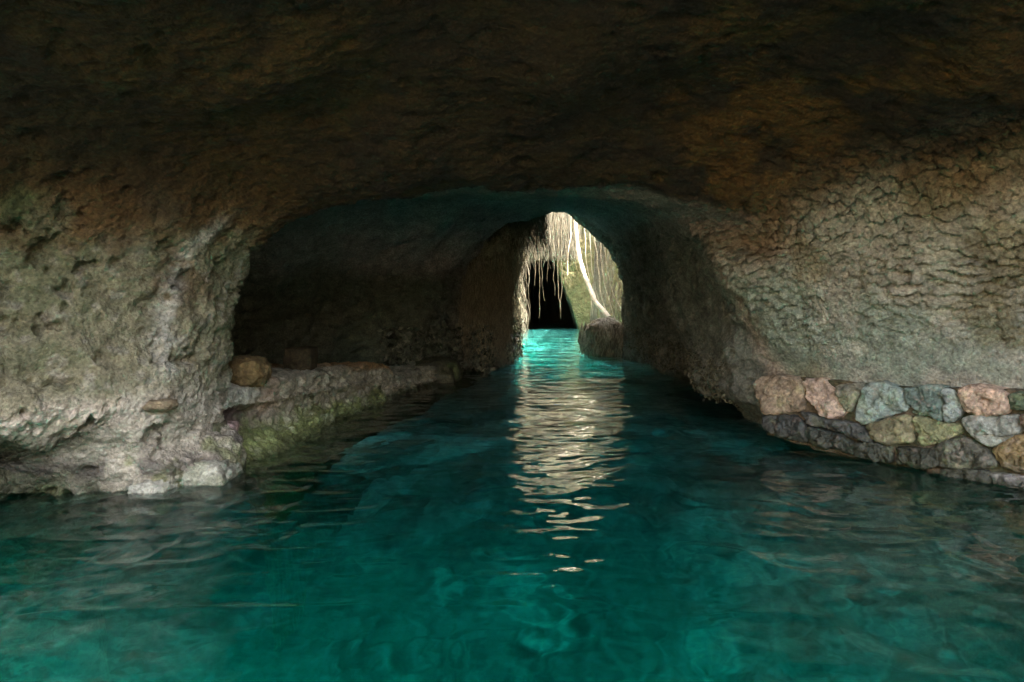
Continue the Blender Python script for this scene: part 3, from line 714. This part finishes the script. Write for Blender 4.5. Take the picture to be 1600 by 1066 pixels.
def spline(pts, n):
    pts = np.asarray(pts, float)
    return pchip(np.arange(len(pts)), pts, np.linspace(0, len(pts) - 1, n))

def root(name, pts, r0, r1, col, lab, cat='root', group=None, n=40, wob=.03, seed=0):
    c = spline(pts, n); s = np.linspace(0, 1, n)
    c = c + wob * np.stack([fbm(c * 1.0 + seed, 1.5, 2, .5, 701), fbm(c + seed, 1.5, 2, .5, 702), 0 * s], 1) * np.minimum(1, s * 4)[:, None]
    V, f = tube(c, (r0 + (r1 - r0) * s) * (1 + .15 * fbm(c + seed, 4, 2, .5, 703)), 8)
    cc = np.tile(np.array(col, np.float32), (len(V), 1)) * (1 + .2 * fbm(V, 6, 2, .5, 704)[:, None])
    loc = c[0]
    o = mesh_object(name, V - loc, f, M_ROOT, None, cc); o.location = loc
    return tag(o, lab, cat, group)

root('aerial_root', [at(897,330,25.5), at(900,360,25.3), at(905,400,25.0), at(917,440,24.2), at(934,475,23.2), at(952,497,22.3)], .075, .085, (.62,.56,.46), 'thick pale root curving from the arch top down to the root clump', n=60, wob=.02)
G_R = 'brown roots hanging on the right of the bright arch'
rights = [((921,350),(924,410),(936,470),(950,500),24.6,.035,'second hanging root right of the thick pale root'),
          ((928,358),(934,410),(938,450),(948,490),24.2,.045,'dark stout hanging root midway between pale root and arch edge'),
          ((938,365),(941,420),(950,460),(962,500),23.8,.04,'light hanging root bending outwards near the right arch edge'),
          ((913,352),(916,400),(921,445),(927,490),25.6,.03,'thin straight hanging root just right of the thick pale root'),
          ((944,372),(948,420),(958,460),(971,485),23.2,.04,'outermost hanging root following the right arch edge'),
          ((892,362),(889,385),(887,410),(886,430),26.5,.025,'short hanging root left of the thick pale root')]
for k, (a, b, c, d, dist, r, lab) in enumerate(rights):
    r = r * .62
    root('hanging_root', [at(a[0], a[1]-25, dist + .6), at(*a, dist+.5), at(*b, dist+.2), at(*c, dist), at(*d, dist - .4)], r, r * .8, (.44 + .08 * (k % 2), .39 + .07 * (k % 2), .29 + .05 * (k % 2)), lab, group=G_R, seed=k * 3.3)
strs = [(821,468,.03),(826,500,.026),(837,446,.03),(843,497,.03),(847,470,.022),(856,440,.02),(866,462,.03),(873,498,.05),(878,486,.055),(885,470,.03)]
slab = ['leftmost, medium-length root strand in front of the black opening','long thin strand near the left edge of the black opening','short strand left of the long crooked one before the black opening','longest strand in the middle of the black opening','medium strand just right of the longest one before the black opening',
        'shortest root strand in the right half of the black opening','straight strand in the right half of the black opening','stout long root at the right edge of the black opening','ragged root bundle just right of the stout root beside the black opening','thin root against the olive rock right of the black opening']
for k, (px, row, r) in enumerate(strs):
    d = 44.2; r = r * .62
    root('root_strand', [at(px - 2, 345, d), at(px - 1, 390, d), at(px, (390 + row) / 2, d - .1), at(px + 3 * math.sin(k * 2.1), row, d - .1)], r, r * .4, (.17, .14, .09), slab[k], group='root strands hanging before the black opening', seed=k * 5.1, wob=.06)

def strands(name, starts, lens, rad, cols, lab, cat, drift=.12, kind=None, mat=None, n=7, k=3, flow=None):
    VV = []; FF = []; CC = []; base = 0
    for i, (p, l) in enumerate(zip(starts, lens)):
        s = np.linspace(0, 1, n)
        ph = rng.random(3) * 6.28
        c = p + np.stack([drift * l * .3 * np.sin(ph[0] + 3 * s) * s, drift * l * .3 * np.sin(ph[1] + 4 * s) * s, -l * s], 1)
        if flow is not None: c = c + np.array(flow) * (l * s)[:, None]
        V, f = tube(c, rad[i] * (1 - .6 * s), k)
        VV.append(V); FF.append(f + base); base += len(V)
        CC.append(np.tile(np.array(cols[i]), (len(V), 1)))
    o = mesh_object(name, np.concatenate(VV), np.concatenate(FF), mat or M_ROOT, None, np.concatenate(CC))
    return tag(o, lab, cat, None, kind)

# points on the loft surface for growing things on
def surf(mask, n):
    i = np.where(mask)[0]
    j = rng.choice(i, n)
    return PD[j], Nn[j]
def rootcols(n, a=(.19,.165,.11), b=(.37,.335,.25)):
    t = rng.random(n)[:, None]
    return np.array(a) * (1 - t) + np.array(b) * t

# fringe over the black opening
n = 6500
xs = rng.uniform(.15, 4.3, n)
st = np.stack([xs, 44.6 + rng.uniform(-.2, .4, n), rng.uniform(5.3, 8.8, n)], 1)
ln = rng.uniform(.7, 2.4, n); ln = np.minimum(ln, st[:, 2] - 4.85 + .4 * rng.random(n) ** 2 + .6 * (rng.random(n) < .05))
strands('root_fringe', st, np.clip(ln, .3, 3), rng.uniform(.006, .020, n), rootcols(n), None, None, kind='stuff', drift=.4)
# curtains of rootlets on the pillar
sp, sn = surf((Y > 17.0) & (Y < 26.3) & (T > 3.6) & (T < 7.8) & (Z < 5), 4200)
ln = rng.uniform(.3, 1.3, len(sp)); ln = np.minimum(ln, np.maximum(sp[:, 2] - .1, .1))
w = sstep(13.5, 18, sp[:, 1])[:, None]  # rootlets slightly paler towards the shaft, its light put into their colour
cc = rootcols(len(sp), (.17,.14,.07), (.36,.31,.18)) * (1 - w) + rootcols(len(sp)) * w
strands('rootlet_curtain', sp + sn * rng.uniform(.02, .14, len(sp))[:, None], ln, rng.uniform(.005, .014, len(sp)), cc, None, None, kind='stuff', drift=.7)
# right side of the shaft
sp, sn = surf((Y > 22) & (Y < 45.3) & (T > 8.6) & (T < 12.5) & (Z < 10) & (Z > 1.2), 2600)
ln = rng.uniform(.4, 1.6, len(sp)); ln = np.minimum(ln, np.maximum(sp[:, 2] - .3, .2))
strands('rootlet_curtain', sp + sn * rng.uniform(.02, .15, len(sp))[:, None], ln, rng.uniform(.008, .024, len(sp)), rootcols(len(sp)), None, None, kind='stuff', drift=.2)

# the root clump: a ball of matted roots standing in the water
def clump():
    c0 = at(946, 530, 21.3)
    root_o = empty('root_clump', (c0[0], c0[1], 0), 'rounded matted clump of grey roots standing in the water below the thick pale root', 'root clump')
    import bmesh
    bm = bmesh.new(); bmesh.ops.create_icosphere(bm, subdivisions=5, radius=1.0)
    V = np.array([v.co[:] for v in bm.verts]); f = np.array([[v.index for v in q.verts] for q in bm.faces]); bm.free()
    box = V / np.abs(V).max(1, keepdims=True)
    V = (V * .65 + box * .35) * (1 + .26 * fbm(V, 2.2, 4, .5, 801)[:, None]) * np.array([.60, .75, .62]) + np.array([0, 0, .40])
    mesh_object('core', V, f, M_ROOT, root_o, np.tile(np.array([.24, .21, .14]), (len(V), 1)))
    VV = []; FF = []; CC = []; base = 0
    for i in range(1000):
        a = rng.uniform(0, 6.28); th = rng.uniform(.0, 1.2); s = np.linspace(0, 1, 9)
        th_ = th + s * rng.uniform(.4, 1.4); a_ = a + s * rng.uniform(-.7, .7)
        rr = 1.02 + .09 * rng.random() + .05 * np.sin(s * 9 + i)
        c = np.stack([.63 * rr * np.sin(th_) * np.cos(a_), .82 * rr * np.sin(th_) * np.sin(a_), .42 + .66 * rr * np.cos(th_)], 1)
        v, ff = tube(c, rng.uniform(.006, .017), 4); VV.append(v); FF.append(ff + base); base += len(v)
        t = rng.random(); CC.append(np.tile(np.array([.20, .17, .11]) * (1 - t) + np.array([.58, .53, .42]) * t, (len(v), 1)))
    for i in range(420):
        a = rng.uniform(0, 6.28); s = np.linspace(0, 1, 7); q = rng.uniform(.75, 1.12); z0 = rng.uniform(.5, 1.05); l = z0 * rng.uniform(.5, 1.1)
        c = np.stack([.72 * q * np.cos(a) + .06 * np.sin(s * 5 + i), .84 * q * np.sin(a) + .06 * np.cos(s * 6 + i), z0 - l * s], 1)
        v, ff = tube(c, rng.uniform(.008, .02), 4); VV.append(v); FF.append(ff + base); base += len(v)
        t = rng.random(); CC.append(np.tile(np.array([.12, .10, .065]) * (1 - t) + np.array([.50, .45, .34]) * t, (len(v), 1)))
    o = mesh_object('root_mat', np.concatenate(VV), np.concatenate(FF), M_ROOT, root_o, np.concatenate(CC)); o['kind'] = 'stuff'
clump()

# foliage
def leaves(name, pos, nrm, size, ca, cb, lab=None, cat=None, kind='stuff'):
    n = len(pos)
    d = rng.normal(size=(n, 3)); d[:, 2] -= .5; d /= np.linalg.norm(d, axis=1, keepdims=True)
    u = np.cross(d, rng.normal(size=(n, 3))); u /= np.linalg.norm(u, axis=1, keepdims=True)
    s = (size * rng.uniform(.6, 1.4, n))[:, None]
    V = np.stack([pos, pos + d * s * .5 + u * s * .28, pos + d * s, pos + d * s * .5 - u * s * .28], 1)
    f = np.arange(n * 4).reshape(n, 4)
    t = rng.random(n)[:, None]; c = np.repeat(np.array(ca) * (1 - t) + np.array(cb) * t, 4, 0)
    o = mesh_object(name, V.reshape(-1, 3), f, M_LEAF, None, c, smooth=False)
    return tag(o, lab, cat, None, kind)
# moss and small leaves on the sunlit lip and shaft
sp, sn = surf((Y > 38) & (Y < 45.7) & (Z > 6.6) & (Z < 11) & (X < 7), 6000)
leaves('moss', sp + sn * rng.uniform(0, .12, len(sp))[:, None], sn, .13, (.20,.22,.08), (.46,.46,.24))
sp, sn = surf((Y > 21.4) & (Y < 27) & (T > 9) & (T < 12.5) & (Z > 1.5) & (Z < 6), 2200)
leaves('moss', sp + sn * rng.uniform(0, .1, len(sp))[:, None], sn, .08, (.18,.18,.07), (.40,.38,.20))
# short dark tufts low on the pillar and under the tunnel wall
sp, sn = surf((Y > 13.5) & (Y < 26.3) & (T > 1.9) & (T < 4.3) & (Z < 1.1) & (Z > .02), 6000)
leaves('tufts', sp + sn * rng.uniform(0, .1, len(sp))[:, None], sn, .13, (.035,.045,.02), (.22,.22,.15))
sp, sn = surf((Y > 8.6) & (Y < 20) & (T > 12) & (T < 13.4) & (Z < 1.0) & (Z > .25), 7000)
leaves('tufts', sp + sn * rng.uniform(0, .05, len(sp))[:, None], sn, .04, (.06,.06,.03), (.20,.19,.13))

# ------------------------------------------------------------------ outside the cave mouth: unseen bank and cliffs, added to bounce and block light
def bank():
    xs = np.linspace(-60, 60, 161); ys = np.concatenate([np.linspace(-90, -14, 60), np.linspace(-13, 1.0, 25)])
    Xg, Yg = np.meshgrid(xs, ys)
    p = np.stack([Xg, Yg, np.zeros_like(Xg)], -1).reshape(-1, 3)
    p[:, 2] = np.clip((-11.5 - p[:, 1]) * .25, -3, 7) + .4 * fbm(p, .2, 3, .5, 901)
    p[:, 2] = np.maximum(p[:, 2], np.clip((np.abs(p[:, 0]) - 6.0) * 3.0, -3, 8) + .3 * fbm(p, .5, 3, .5, 904))  # steep sides shaped to keep out sky light from left and right
    c = mixc(np.tile(np.array([.50, .40, .28], np.float32), (len(p), 1)), (.20, .15, .09), sstep(0, .6, fbm(p, .15, 3, .5, 902)))
    c = mixc(c, (.03, .025, .018), sstep(.5, .1, p[:, 2]))
    ids = np.arange(len(p)).reshape(Xg.shape)
    f = np.stack([ids[:-1, :-1], ids[:-1, 1:], ids[1:, 1:], ids[1:, :-1]], -1).reshape(-1, 4)
    tag(mesh_object('ground', p, f, M_BED, col=c), kind='structure')
bank()

# ------------------------------------------------------------------ light
SUN_EL, SUN_AZ = R(67), R(125)        # azimuth clockwise from +Y (north): from the right and slightly behind
to_sun = np.array([math.cos(SUN_EL) * math.sin(SUN_AZ), math.cos(SUN_EL) * math.cos(SUN_AZ), math.sin(SUN_EL)])
from mathutils import Vector
sd = bpy.data.lights.new('sun', 'SUN'); sd.energy = 2.3; sd.angle = R(.53); sd.color = (1, .965, .90)
so = bpy.data.objects.new('sun', sd); COL.objects.link(so)
so.rotation_euler = Vector(tuple(-to_sun)).to_track_quat('-Z', 'Y').to_euler()
w = bpy.data.worlds.new('World'); scene.world = w; w.use_nodes = True
nt = w.node_tree; bg = nt.nodes['Background']
sky = nt.nodes.new('ShaderNodeTexSky'); sky.sky_type = 'NISHITA'; sky.sun_disc = False
sky.sun_elevation = SUN_EL; sky.sun_rotation = SUN_AZ; sky.dust_density = 7.0; sky.ozone_density = 0.3; sky.air_density = 1.0
nt.links.new(sky.outputs[0], bg.inputs['Color']); bg.inputs['Strength'].default_value = 0.15

cd = bpy.data.cameras.new('camera'); cam = bpy.data.objects.new('camera', cd); COL.objects.link(cam)
cam.location = (0, 0, CH); cam.rotation_euler = (R(90), 0, 0)
cd.sensor_width = 36; cd.lens = 36 * F / 1600; cd.shift_y = -(533 - HZ) / 1600.0
cd.clip_start = .05; cd.clip_end = 500
scene.camera = cam
scene.view_settings.view_transform = 'Standard'; scene.view_settings.look = 'None'
scene.view_settings.exposure = 3.45; scene.view_settings.gamma = 1
cy = scene.cycles
cy.use_denoising = True
try: cy.denoiser = 'OPENIMAGEDENOISE'; cy.denoising_input_passes = 'RGB_ALBEDO_NORMAL'
except Exception: pass
cy.volume_bounces = 2; cy.max_bounces = 8; cy.diffuse_bounces = 5; cy.glossy_bounces = 3; cy.transparent_max_bounces = 12
cy.caustics_reflective = False; cy.caustics_refractive = True; cy.blur_glossy = 0.3
cy.sample_clamp_indirect = 6
